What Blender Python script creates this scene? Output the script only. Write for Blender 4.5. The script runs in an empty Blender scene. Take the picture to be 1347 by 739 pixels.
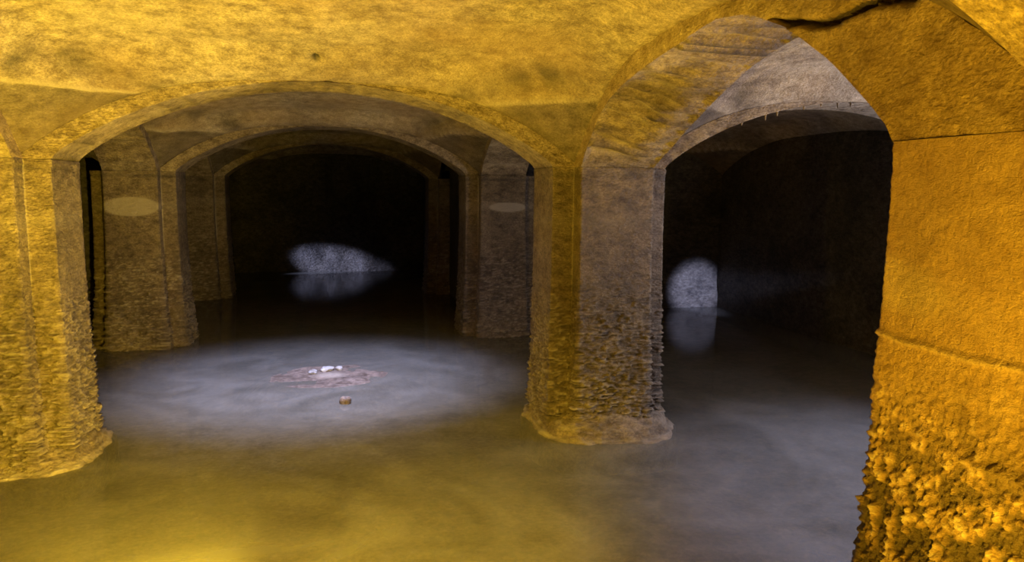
import bpy, math
import numpy as np
from mathutils import Matrix, Vector

# ------------------------------------------------------------------ camera, world, light, exposure
# World axes: +X runs along the rows of piers, +Y into the cistern, water level is z = 0.
S1, S2 = 5.946, 5.534            # bay spacing across / in depth
T, AP = 0.393, 0.227             # half width of a pier arm, projection of the arms
L = T + AP                       # half length of a pier
ZI, ZC = 2.823, 3.598            # springing and crown of the arches above the water
DN = 5.109                       # far end of the wall stub by the camera
YN = 5.96                        # near edge of the first bay
FPX, PITCH, YAW, ROLL, HC = 1006.934, 0.120, 0.2252, 0.009, 2.6
PX, PY = 0.937, 8.541
CAM = Vector((-(PX*math.cos(YAW)+PY*math.sin(YAW)), -(-PX*math.sin(YAW)+PY*math.cos(YAW)), HC))

scene = bpy.context.scene
COL = scene.collection
cd = bpy.data.cameras.new('camera')
cd.sensor_width = 36.0
cd.lens = FPX/1347*36.0
cd.clip_start = 0.05
cam = bpy.data.objects.new('camera', cd)
COL.objects.link(cam)
cam.matrix_world = Matrix.Translation(CAM) @ Matrix.Rotation(-YAW, 4, 'Z') @ Matrix.Rotation(math.pi/2-PITCH, 4, 'X') @ Matrix.Rotation(ROLL, 4, 'Z')
scene.camera = cam

world = bpy.data.worlds.new('world'); scene.world = world
world.use_nodes = True
world.node_tree.nodes['Background'].inputs[0].default_value = (0, 0, 0, 1)
world.node_tree.nodes['Background'].inputs[1].default_value = 0.0

scene.view_settings.view_transform = 'Standard'
scene.view_settings.look = 'None'
scene.view_settings.gamma = 1.0
scene.view_settings.use_curve_mapping = False
scene.view_settings.exposure = 0.0

AMBER = (1.0, 0.70, 0.055)
ORANGE = (1.0, 0.56, 0.02)
DAY = (0.46, 0.53, 1.0)
def aim(o, to):
    o.rotation_euler = (Vector(to)-o.location).to_track_quat('-Z', 'Y').to_euler()
def point(name, loc, power, color, radius):
    l = bpy.data.lights.new(name, 'POINT'); l.energy = power; l.color = color; l.shadow_soft_size = radius
    o = bpy.data.objects.new(name, l); o.location = loc; COL.objects.link(o); return o
def spot(name, loc, to, power, color, radius, angle, blend):
    l = bpy.data.lights.new(name, 'SPOT'); l.energy = power; l.color = color; l.shadow_soft_size = radius
    l.spot_size = math.radians(angle); l.spot_blend = blend
    o = bpy.data.objects.new(name, l); o.location = loc; aim(o, to); COL.objects.link(o); return o
def area(name, loc, to, power, color, sx, sy=None, shape='RECTANGLE', spread=180):
    l = bpy.data.lights.new(name, 'AREA'); l.energy = power; l.color = color; l.shape = shape; l.size = sx
    if sy: l.size_y = sy
    l.spread = math.radians(spread)
    o = bpy.data.objects.new(name, l); o.location = loc; aim(o, to); COL.objects.link(o); return o

# unseen amber floodlights near the entrance; some added to brighten water, nodules and pier foot
spot('amber_floodlight', (-4.3, -4.4, 0.3), (-4.1, -2.7, 4.0), 2700, AMBER, 0.10, 125, 0.9)     # up at the near vault
spot('amber_floodlight', (-3.3, -4.0, 0.2), (-5.7, -.3, 0.8), 1500, AMBER, 0.08, 70, 0.8)        # left pier
spot('amber_floodlight', (-1.9, -7.5, 1.0), (-.39, -6.25, 2.5), 700, ORANGE, 0.05, 94, 0.7)
spot('amber_floodlight', (-1.5, -6.5, 0.1), (-.5, -5.6, 1.9), 210, ORANGE, 0.03, 120, 0.8)       # low, raking up the nodules      # raking the right wall
spot('amber_floodlight', (-3.1, -5.1, 3.45), (-3.0, -2.1, 0), 1300, AMBER, 0.10, 74, 0.7)          # near water
spot('amber_floodlight', (-3.9, -4.3, 0.3), (-.7, -.5, 0.5), 330, AMBER, 0.06, 40, 0.9)          # foot of the middle pier
# daylight down the well shafts
SH2 = (-3.05, 1.55)      # shaft of the second bay
SHR = (2.3, -2.9)        # shaft of the right bay
area('daylight_shaft', (SH2[0]+.03, SH2[1]-.28, 4.95), (SH2[0]-0.1, SH2[1]+1.0, 0), 800, DAY, 0.45, shape='DISK')
area('daylight_shaft', (SHR[0], SHR[1], 4.95), (SHR[0], SHR[1], 0), 300, DAY, 0.4, shape='DISK')
spot('added_daylight_spot', (-11.2, 12.5, 2.2), (-2.9, 16.2, 0.2), 17000, DAY, 0.05, 8.5, 0.9)       # added unseen spot grazing the far end wall, no opening behind it
# unseen panel added in the right bay to light its vault; no opening built
area('added_daylight_panel', (5.3, -2.0, 2.0), (2.3, -2.2, 4.4), 330, (0.74, 0.76, 1.0), 1.3, 1.3)
spot('added_daylight_spot', (5.2, -3.0, 2.3), (4.97, 7.5, 0.4), 15000, DAY, 0.05, 8.0, 0.8)  # added unseen spot for the bluish patch on the right end wall

# ------------------------------------------------------------------ noise (vectorised)
def _h(ix, iy, iz, seed):
    n = (ix.astype(np.int64)*374761393 + iy.astype(np.int64)*668265263 + iz.astype(np.int64)*2147483647 + seed*1274126177) & 0xffffffff
    n = ((n ^ (n >> 13))*1274126177) & 0xffffffff
    n = ((n ^ (n >> 16))*2246822519) & 0xffffffff
    return ((n ^ (n >> 15)) & 0xffffff)/float(0xffffff)
def vnoise(p, seed=0):
    i = np.floor(p); f = p-i; f = f*f*f*(f*(f*6-15)+10); i = i.astype(np.int64)
    r = np.zeros(len(p))
    for dx in (0, 1):
        for dy in (0, 1):
            for dz in (0, 1):
                w = (f[:, 0] if dx else 1-f[:, 0])*(f[:, 1] if dy else 1-f[:, 1])*(f[:, 2] if dz else 1-f[:, 2])
                r += w*_h(i[:, 0]+dx, i[:, 1]+dy, i[:, 2]+dz, seed)
    return r*2-1
def fbm(p, oct=4, seed=0):
    r = np.zeros(len(p)); a = 1.0; s = 0
    q = p.copy()
    for k in range(oct):
        r += a*vnoise(q, seed+k); s += a; a *= .5; q = q*2.03+17.3
    return r/s
def worley(p, seed=0):
    i = np.floor(p).astype(np.int64)
    best = np.full(len(p), 9.0); second = np.full(len(p), 9.0)
    for dx in (-1, 0, 1):
        for dy in (-1, 0, 1):
            for dz in (-1, 0, 1):
                cx, cy, cz = i[:, 0]+dx, i[:, 1]+dy, i[:, 2]+dz
                q = np.stack([cx+_h(cx, cy, cz, seed), cy+_h(cx, cy, cz, seed+7), cz+_h(cx, cy, cz, seed+13)], 1)
                d = np.sqrt(((p-q)**2).sum(1))
                second = np.minimum(second, np.maximum(best, d)); best = np.minimum(best, d)
    return best, second
def sstep(x, a, b):
    t = np.clip((x-a)/(b-a), 0, 1); return t*t*(3-2*t)

# ------------------------------------------------------------------ mesh helpers
class MB:
    def __init__(self): self.v = []; self.f = []; self.a = []; self.n = 0
    def grid(self, P, att=None, flip=False, closed=False):
        h, w = P.shape[:2]; b = self.n
        self.v.append(P.reshape(-1, 3)); self.n += h*w
        self.a.append(np.zeros((h*w, 4)) if att is None else att.reshape(-1, 4))
        i, j = np.meshgrid(np.arange(h-1), np.arange(w if closed else w-1), indexing='ij')
        j2 = (j+1) % w
        q = np.stack([i*w+j, i*w+j2, (i+1)*w+j2, (i+1)*w+j], -1).reshape(-1, 4)+b
        self.f.append(q[:, ::-1] if flip else q)
    def build(self, name, mat, parent=None, smooth=True):
        V = np.concatenate(self.v); F = np.concatenate(self.f); A = np.concatenate(self.a)
        m = bpy.data.meshes.new(name)
        m.vertices.add(len(V)); m.vertices.foreach_set('co', V.astype(np.float32).ravel())
        m.loops.add(F.size); m.loops.foreach_set('vertex_index', F.astype(np.int32).ravel())
        m.polygons.add(len(F)); m.polygons.foreach_set('loop_start', np.arange(0, F.size, 4, dtype=np.int32))
        m.update(calc_edges=True)
        m.polygons.foreach_set('use_smooth', np.full(len(F), smooth))
        at = m.attributes.new('wear_shade', 'FLOAT_COLOR', 'POINT')      # R pale lime and painted highlight, G dark tone and painted shade, B ochre, A unused
        at.data.foreach_set('color', A.astype(np.float32).ravel())
        m.validate(); m.update()
        m.materials.append(mat)
        o = bpy.data.objects.new(name, m); COL.objects.link(o)
        if parent: o.parent = parent
        return o
def empty(name, loc, label, cat, group=None):
    o = bpy.data.objects.new(name, None); o.location = loc; o.empty_display_size = .3; COL.objects.link(o)
    tag(o, label, cat, group); return o
def tag(o, label, cat, group=None):
    o['label'] = label; o['category'] = cat
    if group: o['group'] = group
    return o
def struct(o, label=None):
    o['kind'] = 'structure'
    if label: o['label'] = label; o['category'] = 'ceiling' if o.name.startswith('ceiling') else ('floor' if o.name.startswith('floor') else 'wall')
    return o

# ------------------------------------------------------------------ materials
def stone_material(name, base, dark, light, bump=0.6, rough=0.62, grain=38.0, spec=0.35, flat=2.2, med=9):
    m = bpy.data.materials.new(name); m.use_nodes = True
    nt = m.node_tree; N = nt.nodes; K = nt.links
    bs = N['Principled BSDF']
    tc = N.new('ShaderNodeTexCoord'); geo = N.new('ShaderNodeNewGeometry')
    pos = geo.outputs['Position']
    def noise(scale, detail, rough_=.6, vec=pos, stretch=None):
        n = N.new('ShaderNodeTexNoise'); n.inputs['Scale'].default_value = scale; n.inputs['Detail'].default_value = detail
        n.inputs['Roughness'].default_value = rough_
        if stretch:
            mp = N.new('ShaderNodeMapping'); mp.inputs['Scale'].default_value = stretch; K.new(vec, mp.inputs['Vector']); K.new(mp.outputs[0], n.inputs['Vector'])
        else: K.new(vec, n.inputs['Vector'])
        return n.outputs['Fac']
    def ramp(fac, stops):
        r = N.new('ShaderNodeValToRGB'); e = r.color_ramp.elements
        e[0].position, e[0].color = stops[0][0], (*stops[0][1], 1); e[1].position, e[1].color = stops[-1][0], (*stops[-1][1], 1)
        for s in stops[1:-1]:
            x = e.new(s[0]); x.color = (*s[1], 1)
        K.new(fac, r.inputs[0]); return r.outputs[0]
    def mix(fac, a, b, mode='MIX'):
        x = N.new('ShaderNodeMix'); x.data_type = 'RGBA'; x.blend_type = mode
        for s, v in ((x.inputs[0], fac), (x.inputs[6], a), (x.inputs[7], b)):
            if hasattr(v, 'links'): K.new(v, s)
            elif isinstance(v, (int, float)): s.default_value = v
            else: s.default_value = (*v, 1)
        return x.outputs[2]
    big = ramp(noise(1.1, 5), [(0.32, dark), (0.5, base), (0.68, light)])
    mid = ramp(noise(7.0, 6, .7, stretch=(1, 1, 1.7)), [(0.32, (0.42, 0.38, 0.33)), (0.5, (0.95, 0.95, 0.93)), (0.68, (1.4, 1.42, 1.4))])
    c = mix(1.0, big, mid, 'MULTIPLY')
    fine = ramp(noise(grain*1.1, 5, .75, stretch=(1, 1, 1.5)), [(0.36, (0.6, 0.56, 0.5)), (0.62, (1.3, 1.3, 1.28))])
    c = mix(1.0, c, fine, 'MULTIPLY')
    at = N.new('ShaderNodeVertexColor'); at.layer_name = 'wear_shade'
    sep = N.new('ShaderNodeSeparateColor'); K.new(at.outputs[0], sep.inputs[0])
    c = mix(sep.outputs[2], c, (base[0]*1.25, base[1]*1.02, base[2]*0.6))
    c = mix(sep.outputs[0], c, (0.6, 0.5, 0.36))
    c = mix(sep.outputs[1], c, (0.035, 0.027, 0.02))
    K.new(c, bs.inputs['Base Color'])
    bs.inputs['Roughness'].default_value = rough
    bs.inputs['Specular IOR Level'].default_value = spec
    g1 = noise(grain, 6, .65, stretch=(1, 1, 1.8)); g2 = noise(med, 5, .6, stretch=(1, 1, flat))
    ad = N.new('ShaderNodeMath'); ad.operation = 'ADD'; K.new(g1, ad.inputs[0])
    mu = N.new('ShaderNodeMath'); mu.operation = 'MULTIPLY'; mu.inputs[1].default_value = 1.2; K.new(g2, mu.inputs[0]); K.new(mu.outputs[0], ad.inputs[1])
    b = N.new('ShaderNodeBump'); b.inputs['Strength'].default_value = bump; b.inputs['Distance'].default_value = 0.05
    K.new(ad.outputs[0], b.inputs['Height']); K.new(b.outputs[0], bs.inputs['Normal'])
    return m
M_VAULT = stone_material('vault_plaster', (0.42, 0.33, 0.235), (0.30, 0.225, 0.155), (0.5, 0.41, 0.30), bump=0.8, grain=42)
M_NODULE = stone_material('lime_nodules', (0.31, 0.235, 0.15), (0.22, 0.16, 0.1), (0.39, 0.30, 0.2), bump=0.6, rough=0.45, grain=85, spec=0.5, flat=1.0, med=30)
M_PIER = stone_material('pier_crust', (0.255, 0.19, 0.12), (0.18, 0.13, 0.08), (0.31, 0.235, 0.155), bump=0.9, rough=0.5, grain=30, spec=0.5)
M_ARCH = stone_material('arch_concrete', (0.35, 0.265, 0.175), (0.2, 0.145, 0.095), (0.42, 0.33, 0.23), bump=0.9, grain=34)
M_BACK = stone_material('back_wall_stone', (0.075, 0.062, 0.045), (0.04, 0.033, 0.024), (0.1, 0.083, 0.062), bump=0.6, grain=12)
M_MUD = stone_material('silt', (0.19, 0.14, 0.105), (0.13, 0.095, 0.07), (0.24, 0.18, 0.14), bump=0.3, grain=20)
M_ROCK = stone_material('pale_rock', (0.5, 0.47, 0.43), (0.36, 0.33, 0.29), (0.6, 0.57, 0.53), bump=0.4, grain=50)

def water_material():
    m = bpy.data.materials.new('murky_water'); m.use_nodes = True
    nt = m.node_tree; N = nt.nodes; K = nt.links
    for n in list(N):
        if n.type == 'BSDF_PRINCIPLED': N.remove(n)
    out = [n for n in N if n.type == 'OUTPUT_MATERIAL'][0]
    film = N.new('ShaderNodeTexNoise'); film.inputs['Scale'].default_value = 0.9; film.inputs['Detail'].default_value = 7; film.inputs['Roughness'].default_value = .62; film.inputs['Distortion'].default_value = 1.2
    g0 = N.new('ShaderNodeNewGeometry'); K.new(g0.outputs['Position'], film.inputs['Vector'])
    fr_ = N.new('ShaderNodeValToRGB'); e = fr_.color_ramp.elements
    e[0].position, e[0].color = .36, (0.20, 0.185, 0.14, 1); e[1].position, e[1].color = .66, (0.34, 0.315, 0.25, 1)
    K.new(film.outputs['Fac'], fr_.inputs[0])
    tr = N.new('ShaderNodeBsdfTransparent'); tr.inputs[0].default_value = (0.8, 0.78, 0.66, 1)
    df = N.new('ShaderNodeBsdfDiffuse'); K.new(fr_.outputs[0], df.inputs[0])
    gl = N.new('ShaderNodeBsdfGlossy'); gl.inputs['Roughness'].default_value = 0.09
    fr = N.new('ShaderNodeFresnel'); fr.inputs[0].default_value = 1.33
    m1 = N.new('ShaderNodeMixShader'); m1.inputs[0].default_value = 0.5; K.new(tr.outputs[0], m1.inputs[1]); K.new(df.outputs[0], m1.inputs[2])
    m2 = N.new('ShaderNodeMixShader'); K.new(fr.outputs[0], m2.inputs[0]); K.new(m1.outputs[0], m2.inputs[1]); K.new(gl.outputs[0], m2.inputs[2])
    K.new(m2.outputs[0], out.inputs[0])
    geo = N.new('ShaderNodeNewGeometry')
    n = N.new('ShaderNodeTexNoise'); n.inputs['Scale'].default_value = 5; n.inputs['Detail'].default_value = 3; K.new(geo.outputs['Position'], n.inputs['Vector'])
    b = N.new('ShaderNodeBump'); b.inputs['Strength'].default_value = 0.05; b.inputs['Distance'].default_value = 0.02
    K.new(n.outputs['Fac'], b.inputs['Height']); K.new(b.outputs[0], gl.inputs['Normal']); K.new(b.outputs[0], fr.inputs['Normal'])
    return m
M_WATER = water_material()

# ------------------------------------------------------------------ arch and vault curves
def seg(u):                      # arch intrados, 0 at the springing (|u|=1), 1 at the crown
    u = np.clip(np.abs(u), 0, 1)
    r = (2.353**2+.775**2)/(2*.775)
    s = (np.sqrt(r*r-(u*2.353)**2)-(r-.775))/.775
    return .82*s+.18*np.sqrt(np.clip(1-u**2, 0, 1))
def intr_A(u): return ZI+(ZC-ZI)*seg(u)
_cs = np.array([0.62, 0.80, 1.05, 1.33, 1.87, 2.46, 3.0, 3.4, 3.8, 4.254, 4.635, 4.93, 5.05, 5.109])
_cz = np.array([0.0, 0.09, 0.19, 0.32, 0.54, 0.745, 0.85, 0.885, 0.83, 0.655, 0.42, 0.19, 0.09, 0.0])
def intr_C(s):                   # the worn, lopsided arch on the right; s = distance in front of the pier row
    z = np.interp(s, _cs, _cz)
    k = np.linspace(-.09, .09, 7)
    zz = np.mean([np.interp(np.clip(s+d, .62, 5.109), _cs, _cz) for d in k], 0)
    w = sstep(s, .62, .8)*(1-sstep(s, 4.95, 5.109))
    return ZI+z*(1-w)+zz*w
_ls = np.array([0.62, 0.72, 0.84, 0.96, 1.15, 1.38, 1.7, 2.07, 2.5, 3.03, 3.4])
_lz = np.array([0.0, 0.12, 0.23, 0.33, 0.47, 0.585, 0.67, 0.735, 0.79, 0.845, 0.885])
def intr_C2(s, side):            # the underside is twisted: the edge towards the near bay rises sooner; side 0..1
    lo = intr_C(s); hi = np.where(s < 3.4, np.maximum(lo, ZI+np.interp(s, _ls, _lz)), lo)
    return lo*(1-side)+hi*side
def ext(u, R): return ZI+.05+R*(1-np.clip(np.abs(u), 0, 1)**3)
RA, RC = 0.728, 0.92

def arch_mesh(u0, u1, c0, c1, fin, fex, plane=T, seed=1, res=.03, strata=1.0, crack=None, twist=False):
    """arch along u from re-entrant u0 to u1, clear from c0 to c1; returns coords (u, w, z) with w across the thickness"""
    n = max(24, int((u1-u0)/res)); u = np.linspace(u0, u1, n)
    u = np.unique(np.concatenate([u, [c0, c1]]))
    out = (u < c0) | (u > c1)
    fin2 = fin if twist else (lambda uu, w: fin(uu))
    zfun = lambda w: np.where(out, ZI+.003, fin2(u, w))
    ze = np.maximum(fex(u), np.maximum(zfun(-plane), zfun(plane))+.006)
    mb = MB()
    nh = max(8, int(.45/res)); nw = max(10, int(2*plane/res))
    for side in (-1, 1):
        tt = np.linspace(0, 1, nh)[:, None]; zi = zfun(side*plane)
        Z = zi[None]*(1-tt)+ze[None]*tt
        P = np.stack([np.broadcast_to(u, Z.shape), np.full(Z.shape, side*plane), Z], -1)
        att = np.zeros(Z.shape+(4,))
        q = P.reshape(-1, 3)
        d = .016*fbm(q*np.array([2.5, 2.5, 5]), 4, seed+side)+.011*fbm(q*np.array([9, 9, 14.]), 4, seed+5)
        d *= sstep(tt+np.zeros_like(Z), 0, .12).ravel()
        if twist: att[..., 2] = .22
        if crack is not None and side == -1:
            d2 = polydist(q[:, [0, 2]], crack)
            jag = .012*fbm(q*14, 3, 77)
            g = 1-sstep(d2+jag, .006, .03)
            d -= .09*g
            att[..., 1] = (g*.75).reshape(Z.shape)
            d += (.02*np.exp(-(d2/.09)**2))*(q[:, 2] < np.interp(q[:, 0], crack[:, 0], crack[:, 1]))*sstep(q[:, 0], crack[0, 0]-.3, crack[0, 0])
        P[..., 1] += side*d.reshape(Z.shape)
        mb.grid(P, att, flip=(side == 1))
    w = np.linspace(-plane, plane, nw)
    U, Wd = np.meshgrid(u, w, indexing='ij')
    Zs = np.stack([zfun(x) for x in w], 1)
    q = np.stack([U, Wd, Zs], -1).reshape(-1, 3)
    lay = vnoise(np.stack([q[:, 0]*14+.35*vnoise(q*2, 3), q[:, 1]*.8, q[:, 2]*9], 1), seed+11)+.6*vnoise(np.stack([q[:, 0]*33, q[:, 1]*1.6, q[:, 2]*20], 1), seed+12)
    ero = fbm(q*np.array([2.2, 1.5, 2.2]), 4, seed+20)
    edge = (sstep(plane-np.abs(q[:, 1]), 0, .05))*((q[:, 0] > c0+.005) & (q[:, 0] < c1-.005))
    dz = (strata*.026*lay+.06*strata*np.clip(ero, 0, 1))*edge
    Zs += dz.reshape(U.shape)
    att = np.zeros(U.shape+(4,))
    att[..., 0] = (strata*.55*np.clip(lay-.35, 0, 1)).reshape(U.shape)
    att[..., 1] = (strata*.75*np.clip(-lay-.25, 0, 1)+.45*np.clip(ero, 0, .8)).reshape(U.shape)
    mb.grid(np.stack([U, Wd, Zs], -1), att)
    # closing top
    top = np.stack([np.stack([u, np.full(len(u), s*plane), ze], -1) for s in (-1, 1)], 0)
    mb.grid(top)
    return mb
def polydist(p, poly):
    best = np.full(len(p), 9.0)
    for a, b in zip(poly[:-1], poly[1:]):
        ab = b-a; t = np.clip(((p-a)@ab)/(ab@ab), 0, 1)
        best = np.minimum(best, np.sqrt(((p-(a+t[:, None]*ab))**2).sum(1)))
    return best
def to_world(mb, axis, origin):
    for k, v in enumerate(mb.v):
        if axis == 'x': mb.v[k] = np.stack([v[:, 0]-origin[0], v[:, 1], v[:, 2]], 1)
        else: mb.v[k] = np.stack([-v[:, 1], v[:, 0]-origin[1], v[:, 2]], 1)
    return mb

def ray_plane_x(px, py, a):      # where a line of sight meets the plane X = a (used once, to place the crack)
    d = Vector(((px-673.5)/FPX, -(py-369.5)/FPX, -1))
    d = cam.matrix_world.to_3x3() @ d
    k = (a-CAM.x)/d.x
    return CAM+k*d

# ------------------------------------------------------------------ vaults (the ceiling of each bay)
def vault(name, x0, x1, y0, y1, Ra, Rc, res, hole=None, seed=3, label=None, cap=.16, dome=.2, dents=()):
    cx, cy, hx, hy = (x0+x1)/2, (y0+y1)/2, (x1-x0)/2, (y1-y0)/2
    nx, ny = int((x1-x0)/res), int((y1-y0)/res)
    X, Y = np.meshgrid(np.linspace(-1.012, 1.012, nx), np.linspace(-1.012, 1.012, ny), indexing='ij')
    ax, ay = np.clip(np.abs(X), 0, 1), np.clip(np.abs(Y), 0, 1)
    q = np.stack([X*hx+cx, Y*hy+cy, np.zeros_like(X)], -1).reshape(-1, 3)
    wob = .05*fbm(q*np.array([1.3, 1.3, 1]), 3, seed+40).reshape(X.shape)
    k = ax**3*ay**3
    w = (1-ay+1e-5)/(2-ax-ay+2e-5)
    R = Rc*w+Ra*(1-w)
    Z = ZI+.05+R*(1-k)
    m = np.maximum(ax, ay)
    edge = sstep(1-m, 0.0, .2)
    kc = 1-.56/R
    inner = sstep(kc+wob-k, 0, .07)
    Z += cap*inner*edge+dome*(1-ax**2)*(1-ay**2)*edge
    lip = np.exp(-((k-kc-wob)/.012)**2)
    Z -= .02*lip*edge
    n = .022*fbm(q*np.array([1.7, 1.7, 1]), 5, seed)+.006*fbm(q*np.array([11, 11, 1.]), 3, seed+9)
    Z += n.reshape(X.shape)*sstep(1-m, 0, .05)
    drip = vnoise(np.stack([np.arctan2(Y, X).ravel()*26, q[:, 2], q[:, 2]], 1), seed+2).reshape(X.shape)
    att = np.zeros(X.shape+(4,))
    att[..., 0] = np.clip(lip*(.5+.6*wob/.05), 0, .85)+.25*np.clip(fbm(q*np.array([.9, 2.0, 1]), 4, seed+60), 0, 1).reshape(X.shape)*inner
    cove = inner*(1-sstep(.93*kc-.05+wob-k, 0, .12))
    att[..., 1] = np.clip(cove*(.38+.28*drip)+.25*np.clip(fbm(q*1.2, 4, seed+70), 0, 1).reshape(X.shape), 0, 1)  # cove band darkened: shade painted into the colour, streaked by drips
    att[..., 2] = .5*np.clip(fbm(q*.8, 3, seed+80)+.2, 0, 1).reshape(X.shape)
    bare = 1-sstep(kc+wob-k, -.015, .02)          # bare darker concrete below the ledge, limewash above
    att[..., 1] = np.maximum(att[..., 1], bare*(.58+.18*fbm(q*np.array([3, 3, 6.]), 3, seed+90).reshape(X.shape))*(1-.8*np.exp(-((k-kc-wob)/.02)**2)))
    PX_, PY_ = X*hx+cx, Y*hy+cy
    for dx, dy, dr in dents:
        g = np.exp(-(((PX_-dx)**2+(PY_-dy)**2)/dr**2)); Z += .05*g; att[..., 1] = np.maximum(att[..., 1], np.clip(g*1.8, 0, 1))
    mb = MB(); mb.grid(np.stack([PX_, PY_, Z], -1), att)
    if hole:
        hxx, hyy, r = hole
        F = mb.f[0]; V = mb.v[0]
        c = V[F].mean(1); keep = (c[:, 0]-hxx)**2+(c[:, 1]-hyy)**2 > r*r
        mb.f[0] = F[keep]
        zt = V[:, 2][np.argmin((V[:, 0]-hxx)**2+(V[:, 1]-hyy)**2)]
        a = np.linspace(0, 2*np.pi, 40, endpoint=False)
        rings = []
        for z, rr in ((zt-.05, r*1.12), (zt-.05, r*.97), (zt+.5, r*.97), (5.75, r*.97)):
            rings.append(np.stack([hxx+rr*np.cos(a), hyy+rr*np.sin(a), np.full(40, z)], -1))
        mb.grid(np.stack(rings), closed=True)
    o = mb.build(name, M_VAULT)
    struct(o, label)
    return o

dents = [(p.x, p.y, r) for p, r in ((CAM, .1),)][:0]
def ceil_hit(px, py, z):
    d = cam.matrix_world.to_3x3() @ Vector(((px-673.5)/FPX, -(py-369.5)/FPX, -1)); return CAM+d*((z-CAM.z)/d.z)
for px, py in ((415, 74), (415, 83), (430, 83)):
    h = ceil_hit(px, py, 3.78); dents.append((h.x, h.y, .035))

# structure: vaults
vault('ceiling', -S1+T, -T, -YN, -T, RA, RC, .028, seed=3, dents=dents, label='gold-lit domed plaster ceiling over the nearest flooded bay')
vault('ceiling', -S1+T, -T, T, S2-T, RA, RA, .06, hole=(*SH2, .55), seed=13, label='purplish domed ceiling behind the wide front arch on the left')
vault('ceiling', -S1+T, -T, S2+T, 2*S2-T, RA, RA, .09, seed=23, label='dark domed ceiling between the second and third arches in depth')
vault('ceiling', -S1+T, -T, 2*S2+T, 16.25, RA, RA, .09, seed=33, label='black domed ceiling just before the far end wall')
vault('ceiling', T, S1-T, -YN, -T, RA, RC, .05, hole=(*SHR, .55), seed=43, label='grey daylit domed ceiling seen through the tall right arch')
vault('ceiling', T, S1-T, T, 7.5, RA, RA, .08, seed=53, label='black domed ceiling deep behind the tall right arch')
vault('ceiling', -2*S1+T, -S1-T, T, S2-T, RA, RA, .12, seed=63, label='unlit domed ceiling left of the encrusted second-row pier')
vault('ceiling', -2*S1+T, -S1-T, -YN, -T, RA, RA, .12, seed=73, label='unlit domed ceiling beyond the left edge of the near bay')

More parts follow.
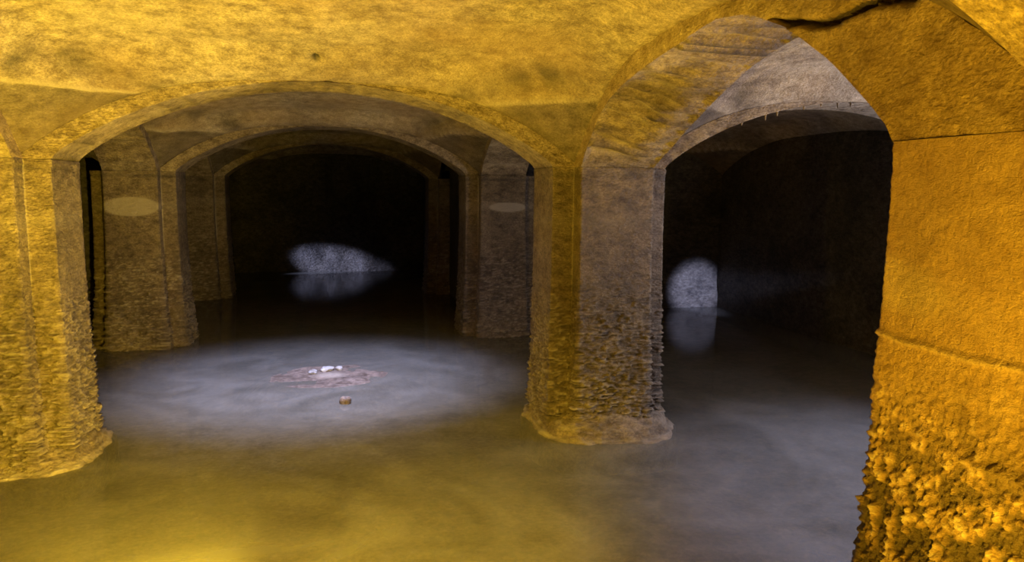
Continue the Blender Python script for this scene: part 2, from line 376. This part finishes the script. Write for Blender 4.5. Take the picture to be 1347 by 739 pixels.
# ------------------------------------------------------------------ piers
def outline(t, l, res):
    c = [(-t, -l), (t, -l), (t, -t), (l, -t), (l, t), (t, t), (t, l), (-t, l), (-t, t), (-l, t), (-l, -t), (-t, -t)]
    P = []; N = []; E = []
    for a, b in zip(c, c[1:]+c[:1]):
        a, b = np.array(a), np.array(b); ln = np.linalg.norm(b-a); k = max(3, int(round(ln/res)))
        d = (b-a)/ln; nn = np.array([d[1], -d[0]])
        for i in range(k):
            P.append(a+(b-a)*i/k); N.append(nn if i else None)
    n = len(P)
    for i in range(n):
        if N[i] is None:
            v = N[i-1]+N[(i+1) % n]; N[i] = v/np.linalg.norm(v)*1.25
    return np.array(P), np.array(N)
def pier_shaft(res=.022, seed=1, rough=1.0, flare=.05, center=(0, 0), ochre=1.0, patch=None):
    P, N = outline(T, L, res)
    nz = int((ZI+.45)/(res*.55)); z = np.linspace(-.4, ZI+.0, nz)
    Z = np.repeat(z, len(P)); Q = np.tile(P, (nz, 1)); NN = np.tile(N, (nz, 1))
    q = np.concatenate([Q, Z[:, None]], 1); qw = q+np.array([center[0], center[1], 0])
    warp = .03*np.stack([vnoise(qw*9, 91), vnoise(qw*9, 92), vnoise(qw*9, 93)], 1)
    f1, f2 = worley((qw+warp*.6)*np.array([15, 15, 36.]), seed)
    f3, _ = worley((qw+warp)*np.array([26, 26, 46.]), seed+3)
    rid = 1-np.abs(vnoise(np.stack([qw[:, 0]*9, qw[:, 1]*9, qw[:, 2]*40], 1)+.8*np.stack([vnoise(qw*8, 61), vnoise(qw*8, 62), vnoise(qw*8, 63)], 1), seed+2))*2.2
    crust = .65*np.clip(1-f1*1.1, 0, 1)+.65*np.clip(rid, 0, 1)+.25*np.clip(1-f3, 0, 1)
    level = 1.85+.12*fbm(qw*np.array([2, 2, 1]), 3, seed+5)
    amp = rough*(.005+.020*(1-sstep(Z, level-.7, level))+.026*(1-sstep(Z, .2, 1.3)))
    big = .014*fbm(qw*np.array([3, 3, 2.]), 4, seed+8)
    mould = .018*np.exp(-((Z-(ZI-.03))/.03)**2)       # worn moulding under the springing
    fl = flare*np.exp(-np.clip(Z, 0, 9)/.55)
    d = amp*crust+big*.6+fl+mould*.4
    V = q.copy(); V[:, :2] += NN*d[:, None]
    att = np.zeros((len(V), 4))
    band = np.exp(-((Z-2.27-.03*fbm(qw*3, 2, 5))/.085)**2)
    att[:, 0] = .16*band
    att[:, 0] += .55*sstep(crust, .75, 1.2)*(1-sstep(Z, level-.7, level))  # ridges paled here, valleys darkened next: ripple light and shade painted in
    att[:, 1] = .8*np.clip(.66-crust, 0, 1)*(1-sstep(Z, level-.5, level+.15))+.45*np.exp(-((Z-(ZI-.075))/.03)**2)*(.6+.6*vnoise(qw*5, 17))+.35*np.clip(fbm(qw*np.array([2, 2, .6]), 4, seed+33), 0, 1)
    dre = np.min([np.hypot(q[:, 0]-sx*T, q[:, 1]-sy*T) for sx in (-1, 1) for sy in (-1, 1)], 0)
    line = np.exp(-(dre/.012)**2)*(Z > 1.2)
    att[:, 0] = np.maximum(att[:, 0], line*(.55+.3*vnoise(qw*6, 19)))
    att[:, 2] = ochre*.22*np.exp(-(dre/.22)**2)*(1-sstep(Z, 1.2, 2.2))  # lamp glow painted as a yellow tint around the lower inner corners
    if patch is not None:    # pale lens where a scum line dried on the face towards the entrance
        for pu, pz, ru, rz, fy in patch:
            e = ((q[:, 0]-pu)/ru)**2+((Z-pz)/rz)**2
            att[:, 0] = np.maximum(att[:, 0], .8*(1-sstep(e, .8, 1.1))*(q[:, 1] < fy))
    mb = MB(); mb.grid(V.reshape(nz, len(P), 3), att.reshape(nz, len(P), 4), closed=True)
    return mb
def footing(rx, ry, h, seed, center, off=(0, 0), n=2.8, res=.03):
    a = np.linspace(0, 2*np.pi, int(2*np.pi*max(rx, ry)/res), endpoint=False)
    k = (np.abs(np.cos(a))**n+np.abs(np.sin(a))**n)**(-1/n)
    prof = [(1.12, -.4), (1.1, -.1), (1.07, -.02), (1.035, .012), (1.0, .02), (.98, .05), (.95, .06), (.93, .1*h/.17), (.9, .115*h/.17), (.87, .15*h/.17), (.8, h), (.72, h*1.25), (.6, h*1.4)]
    rr = np.interp(np.linspace(0, 1, 34), np.linspace(0, 1, len(prof)), [p[0] for p in prof])
    zz = np.interp(np.linspace(0, 1, 34), np.linspace(0, 1, len(prof)), [p[1] for p in prof])
    R, A = np.meshgrid(rr, np.arange(len(a)), indexing='ij'); Zq = np.repeat(zz, len(a)).reshape(R.shape)
    X = rx*k[A]*np.cos(a)[A]*R+off[0]; Y = ry*k[A]*np.sin(a)[A]*R+off[1]
    q = np.stack([X, Y, Zq], -1).reshape(-1, 3)+np.array([center[0], center[1], 0])
    w = fbm(q*np.array([3, 3, 4]), 4, seed); w2 = fbm(q*np.array([9, 9, 26.]), 4, seed+4)
    s = 1+(.07*w+.02*w2).reshape(R.shape)
    X = (X-off[0])*s+off[0]; Y = (Y-off[1])*s+off[1]
    Zq = Zq+((.02*w+.02*w2).reshape(R.shape))*(Zq > -.05)
    att = np.zeros(R.shape+(4,)); att[..., 0] = .45*np.clip(w2*1.6, 0, 1).reshape(R.shape)+.35*np.exp(-((Zq-.02)/.012)**2)
    att[..., 1] = .5*np.clip(-w2*1.6-.2, 0, 1).reshape(R.shape)
    mb = MB(); mb.grid(np.stack([X, Y, Zq], -1), att, closed=True)
    return mb

def pier(i, j, label, res, seed, rough=1.0, flare=.05, foot=None, patch=None):
    c = (i*S1, j*S2)
    e = empty('cistern_pier', (c[0], c[1], 0), label, 'pier', 'piers carrying the cistern vaults')
    pier_shaft(res, seed, rough, flare, c, patch=patch).build('shaft', M_PIER, e)
    if foot:
        footing(*foot[:3], seed+50, c, off=foot[3]).build('footing', M_PIER, e)
    return e
pier(0, 0, 'crusted cross-shaped pier in the middle, between the wide left arch and tall right arch', .017, 101, 1.05, .02, foot=(.74, .86, .17, (0.02, -.07)))
pier(-1, 0, 'bright gold-lit crusted pier at the left edge, standing in the near water', .017, 202, 1.15, .05, foot=(.8, .78, .16, (0, 0)))
pier(-1, 1, 'brown second-row pier with a broad pale oval patch, right of the bright left pier', .026, 303, 1.1, .08, patch=[(0, 2.27, .42, .155, -T-.05)])
pier(0, 1, 'dim second-row pier with a small pale oval patch, half hidden by the middle pier', .03, 404, 1.0, .04, patch=[(.08, 2.28, .34, .085, -T-.05)])
pier(-1, 2, 'very dark third-row pier on the left, behind the pier with the broad pale patch', .045, 505, 1.0, .05)
pier(0, 2, 'barely visible third-row pier left of the dim pier with the small oval patch', .045, 606, 1.0, .05)

# ------------------------------------------------------------------ arches
def arch_x(i, j, label, res, seed, strata=.5):
    mid = (i+.5)*S1; h = S1/2-T; hc = S1/2-L
    mb = arch_mesh(-h, h, -hc, hc, lambda u: intr_A(u/hc), lambda u: ext(u/h, RA), seed=seed, res=res, strata=strata)
    o = mb.build('stone_arch', M_ARCH); o.location = (mid, j*S2, 0)
    tag(o, label, 'arch', 'arches between the piers'); return o
def arch_y(i, j, label, res, seed, strata=.6):
    mid = (j+.5)*S2; h = S2/2-T; hc = S2/2-L
    mb = to_world(arch_mesh(-h, h, -hc, hc, lambda u: intr_A(u/hc), lambda u: ext(u/h, RA), seed=seed, res=res, strata=strata), 'y', (0, 0))
    o = mb.build('stone_arch', M_ARCH); o.location = (i*S1, mid, 0)
    tag(o, label, 'arch', 'arches between the piers'); return o
arch_x(-1, 0, 'wide gold-fronted arch from the left edge pier to the middle pier', .025, 11)
arch_x(-1, 1, 'second wide arch in depth, dark under a purplish lit ceiling', .04, 12)
arch_x(-1, 2, 'third arch in depth, thin dark curve before the far wall', .06, 13)
archB = arch_x(0, 0, 'dark arch with a daylit grey face, seen through the tall right arch', .03, 14)
for k, u in enumerate((-.62, -.5, -.44, -.3, -.21, -.12, -.05, .06, .14, .3)):      # short stalactites along its front edge
    h = S1/2-L; a = np.linspace(0, 2*np.pi, 8, endpoint=False); ln = .035+.03*((k*7) % 4)/3
    z0 = intr_A(np.array([u]))[0]
    rg = np.stack([np.stack([u*h+r*np.cos(a), -T+.02+r*np.sin(a), np.full(8, z0+dz)], -1) for r, dz in ((.016, .01), (.012, -.3*ln), (.008, -.7*ln), (.001, -ln))])
    mbs = MB(); mbs.grid(rg, closed=True, flip=True); mbs.build('stalactite', M_ARCH, archB)
cm = (YN+T)/2; ch = (YN-T)/2
crk = np.array([(lambda p: (-p.y, p.z))(ray_plane_x(px, py, -T)) for px, py in ((1012, 27), (1032, 30), (1052, 29), (1072, 33), (1090, 30), (1105, 26), (1118, 16), (1135, 8), (1155, 3), (1180, -1), (1210, -8))])
for i, lab in ((0, 'tall lopsided arch with a rough layered underside, from the middle pier to the right wall'), (-1, 'arch running from the left edge pier towards the viewer, at the frame edge')):
    sg = 1 if i == 0 else -1
    mb = arch_mesh(T, YN, L, DN, lambda u, w: intr_C2(u, sstep(-sg*w/T, -.6, 1.0)), lambda s: ext((s-cm)/ch, RC), seed=15+i, res=.018 if i == 0 else .04, strata=1.0, crack=crk if i == 0 else None, twist=True)
    for k, v in enumerate(mb.v):            # s runs from the pier row towards the camera
        mb.v[k] = np.stack([v[:, 1], -v[:, 0], v[:, 2]], 1)
    o = mb.build('stone_arch', M_ARCH); o.location = (i*S1, 0, 0)
    tag(o, lab, 'arch', 'arches between the piers')
arch_y(-1, 0, 'side arch left of the second bay, behind the left edge pier', .05, 17)
arch_y(0, 0, 'side arch right of the second bay, behind the middle pier', .05, 18)
arch_y(-1, 1, 'side arch between the brown and very dark piers on the left', .06, 19)

# ------------------------------------------------------------------ walls
def slab(name, lo, hi, mat, label=None, res=.25, seed=5, amp=.03):
    """six-sided wall slab with an uneven surface"""
    lo, hi = np.array(lo, float), np.array(hi, float); mb = MB()
    for ax in range(3):
        u, v = [k for k in range(3) if k != ax]
        nu, nv = [max(2, int((hi[k]-lo[k])/res)+1) for k in (u, v)]
        U, Vv = np.meshgrid(np.linspace(lo[u], hi[u], nu), np.linspace(lo[v], hi[v], nv), indexing='ij')
        for s in (0, 1):
            P = np.zeros(U.shape+(3,)); P[..., u] = U; P[..., v] = Vv; P[..., ax] = hi[ax] if s else lo[ax]
            mb.grid(P, flip=(s == 1) ^ (ax == 1))
    for k, V in enumerate(mb.v):
        V += amp*np.stack([fbm(V*1.6, 3, seed), fbm(V*1.6, 3, seed+3), 0*V[:, 0]], 1)
        mb.v[k] = V
    return struct(mb.build(name, mat), label)
ZT = 4.3
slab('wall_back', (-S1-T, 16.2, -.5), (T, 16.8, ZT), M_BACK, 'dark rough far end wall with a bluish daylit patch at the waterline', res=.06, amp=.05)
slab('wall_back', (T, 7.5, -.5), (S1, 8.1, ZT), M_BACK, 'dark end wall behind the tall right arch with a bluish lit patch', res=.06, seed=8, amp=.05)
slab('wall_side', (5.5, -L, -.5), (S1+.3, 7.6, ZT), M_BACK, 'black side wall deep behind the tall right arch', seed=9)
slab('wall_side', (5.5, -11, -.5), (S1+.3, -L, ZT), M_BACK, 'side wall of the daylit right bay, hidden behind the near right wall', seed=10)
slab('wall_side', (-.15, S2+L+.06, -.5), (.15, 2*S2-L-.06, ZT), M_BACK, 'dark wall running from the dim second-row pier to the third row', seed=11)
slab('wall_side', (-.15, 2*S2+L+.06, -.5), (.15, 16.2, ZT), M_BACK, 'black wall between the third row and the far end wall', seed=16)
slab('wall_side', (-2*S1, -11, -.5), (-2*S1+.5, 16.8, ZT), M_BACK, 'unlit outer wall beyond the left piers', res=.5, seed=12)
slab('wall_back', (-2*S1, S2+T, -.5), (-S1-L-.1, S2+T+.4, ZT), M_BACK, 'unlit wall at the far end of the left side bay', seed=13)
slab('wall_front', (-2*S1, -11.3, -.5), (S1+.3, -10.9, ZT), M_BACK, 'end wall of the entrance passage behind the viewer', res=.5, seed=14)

# right wall stub: thick crust of lime nodules, nearest thing to the viewer
def stub_wall():
    mb = MB(); res = .0095
    # path: right face -> end face -> left face towards the camera (visible), coarser further on
    pa = [(T, -11.0), (T, -6.5)]
    pts = [np.array([T, y]) for y in np.linspace(-11, -DN-.02, 30)]
    pts += [np.array([x, -DN]) for x in np.linspace(T-.02, -T+.02, 46)]
    yv = np.concatenate([np.arange(-DN-.012, -6.25, -res), np.linspace(-6.27, -11, 60)])
    pts += [np.array([-T, y]) for y in yv]
    P = np.array(pts); n = len(P)
    N = np.zeros_like(P); N[P[:, 0] > T-.001] = (1, 0); N[P[:, 1] > -DN-.001] = (0, 1); N[P[:, 0] < -T+.001] = (-1, 0)
    Ns = N.copy()
    for s in (-2, -1, 1, 2): Ns += np.roll(N, s, 0)
    N = Ns/np.linalg.norm(Ns, axis=1)[:, None]
    nz = int((ZI+.45)/res); z = np.linspace(-.4, ZI, nz)
    Z = np.repeat(z, n); Q = np.tile(P, (nz, 1)); NN = np.tile(N, (nz, 1)); q = np.concatenate([Q, Z[:, None]], 1)
    warp = .02*np.stack([vnoise(q*14, 91), vnoise(q*14, 92), vnoise(q*14, 93)], 1)
    f1, f2 = worley((q+warp*.5)*np.array([31, 31, 33.]), 5)
    f3, _ = worley((q+warp*.5)*np.array([44, 44, 48.]), 6)
    nod = np.sqrt(np.clip(1-(f1*1.25)**2, 0, 1)); fine = np.clip(1-f3, 0, 1)
    sel = sstep(fbm(q*5, 3, 8), -.35, .35)
    ln = 1.955+.035*fbm(q*np.array([3, 3, 0]), 3, 21)          # old water line
    ln2 = 1.55+.07*fbm(q*np.array([2.2, 2.2, 0]), 3, 22)
    low = 1-sstep(Z, .8, 2.0)
    hh = nod*(.2+.8*sstep(vnoise(q*19, 51), -.3, .45))
    below = sstep(ln-Z, 0, .5)
    amp = .007*fine+(Z < ln)*(.006+.010*below)*fine+low*(.05*hh*(.5+.5*sel)+.02*fine)
    led = .016*np.exp(-((Z-ln)/.012)**2)+.02*np.exp(-((Z-ln2)/.02)**2)*sstep(fbm(q*2, 2, 44), -.1, .2)
    big = .02*fbm(q*np.array([2.0, 2.0, 1.6]), 4, 9)
    d = amp+led+big+.075*(1-sstep(Z, -.2, 1.7))
    V = q.copy(); V[:, :2] += NN*d[:, None]
    att = np.zeros((len(V), 4))
    yy = -DN-q[:, 1]
    e = ((yy+.05)/.55)**2+((Z-2.2+.12*yy)/.14)**2
    mixn = np.clip(low+.35*below, 0, 1)
    att[:, 0] = .3*(1-sstep(e, .2, 1.2))*(Z > ln)+.3*np.exp(-((Z-ln)/.014)**2)+mixn*sstep(hh+.2*fine, .78, 1.12)
    att[:, 1] = np.clip(.85*mixn*(1-sstep(hh+.3*fine, .3, .9))+.3*(1-low)*np.clip(.5-fine, 0, 1)+.3*np.clip(fbm(q*np.array([3, 3, 1.3]), 4, 31), 0, 1), 0, 1)  # pale nodules on a dark base, with relief light and shade painted in
    att[:, 2] = .55
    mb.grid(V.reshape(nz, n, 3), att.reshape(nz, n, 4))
    return mb
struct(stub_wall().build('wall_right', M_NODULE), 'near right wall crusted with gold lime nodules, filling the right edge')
slab('wall_left', (-S1-T, -11, -.5), (-S1+T, -DN, ZI), M_PIER, 'near left wall stub outside the left edge of the frame', res=.15, seed=15)
# passage vault behind the near bay
def passage():
    x = np.linspace(-1, 1, 60); y = np.linspace(-YN+.02, -11, 30)
    X, Y = np.meshgrid(x, y, indexing='ij'); h = S1/2-T
    Z = ext(X, RA)+.012*fbm(np.stack([X*3, Y*1.2, 0*X], -1).reshape(-1, 3), 4, 4).reshape(X.shape)
    mb = MB(); mb.grid(np.stack([X*h-S1/2, Y, Z], -1), flip=False)
    return struct(mb.build('ceiling', M_VAULT), 'barrel ceiling of the entrance passage above the viewer')
passage()

# ------------------------------------------------------------------ floor, water, silt
def floor():
    nx, ny = 200, 320
    X, Y = np.meshgrid(np.linspace(-2*S1, S1+.3, nx), np.linspace(-11, 16.5, ny), indexing='ij')
    q = np.stack([X, Y, 0*X], -1).reshape(-1, 3)
    Z = -.3+.05*fbm(q*.8, 5, 3).reshape(X.shape)
    mb = MB(); mb.grid(np.stack([X, Y, Z], -1), flip=True)
    return struct(mb.build('floor', M_MUD), 'silty cistern floor under the murky water')
floor()
def mound():
    r = np.linspace(0, 1, 40); a = np.linspace(0, 2*np.pi, 120, endpoint=False)
    R, A = np.meshgrid(r, a, indexing='ij')
    X = 1.5*R*np.cos(A); Y = 1.15*R*np.sin(A)
    q = np.stack([X, Y, 0*X], -1).reshape(-1, 3)
    s = 1+.12*fbm(q*1.3, 3, 8).reshape(R.shape)
    X *= s; Y *= s
    Z = -.30+.300*(1-sstep(R, .5, 1.0))+.02*fbm(q*3.2, 5, 9).reshape(R.shape)+.014*(1-R)**2
    att = np.zeros(R.shape+(4,)); att[..., 0] = .4*(1-sstep(R, .04, .2))
    mb = MB(); mb.grid(np.stack([X, Y, Z], -1), att, closed=True, flip=True)
    o = mb.build('silt_mound', M_MUD); o.location = (-2.95, 2.55, 0)
    return tag(o, 'low reddish silt mound just breaking the water under the daylight shaft', 'mound')
mound()
wb = MB(); X, Y = np.meshgrid(np.linspace(-2*S1+.3, S1, 4), np.linspace(-11, 16.4, 4), indexing='ij')
wb.grid(np.stack([X, Y, 0*X], -1), flip=True)
wo = wb.build('water', M_WATER); wo['kind'] = 'stuff'
tag(wo, 'still murky olive water flooding the whole cistern floor', 'water')

def stone(x, y, z, sx, sy, sz, seed, mat, label):
    a = np.linspace(0, 2*np.pi, 28, endpoint=False); p = np.linspace(-np.pi/2, np.pi/2, 16)
    Pp, A = np.meshgrid(p, a, indexing='ij')
    D = np.stack([np.cos(Pp)*np.cos(A), np.cos(Pp)*np.sin(A), np.sin(Pp)], -1)
    q = D.reshape(-1, 3)
    s = (1+.28*fbm(q*1.6+seed, 3, seed)).reshape(Pp.shape)
    P = np.sign(D)*np.abs(D)**.8*s[..., None]*np.array([sx, sy, sz])
    mb = MB(); mb.grid(P, closed=True)
    o = mb.build('stone', mat); o.location = (x, y, z); o.rotation_euler = (0, 0, seed*1.3)
    return tag(o, label, 'stone', 'stones lying in the shallow water')
def wpt(px, py): return ceil_hit(px, py, 0.02)
for px, py, sx, sy, sz, mat, lab in (
        (412, 490, .09, .06, .03, M_ROCK, 'flat pale stone slab at the left end of the silt mound crest'),
        (431, 486, .12, .08, .035, M_ROCK, 'largest white stone on the crest of the silt mound'),
        (446, 485, .06, .05, .03, M_ROCK, 'small white stone at the right end of the mound crest'),
        (454, 528, .07, .06, .055, M_MUD, 'round brown rock alone in the bluish water before the mound')):
    w = wpt(px, py); stone(w.x, w.y, .028, sx, sy, sz, int(px), mat, lab)
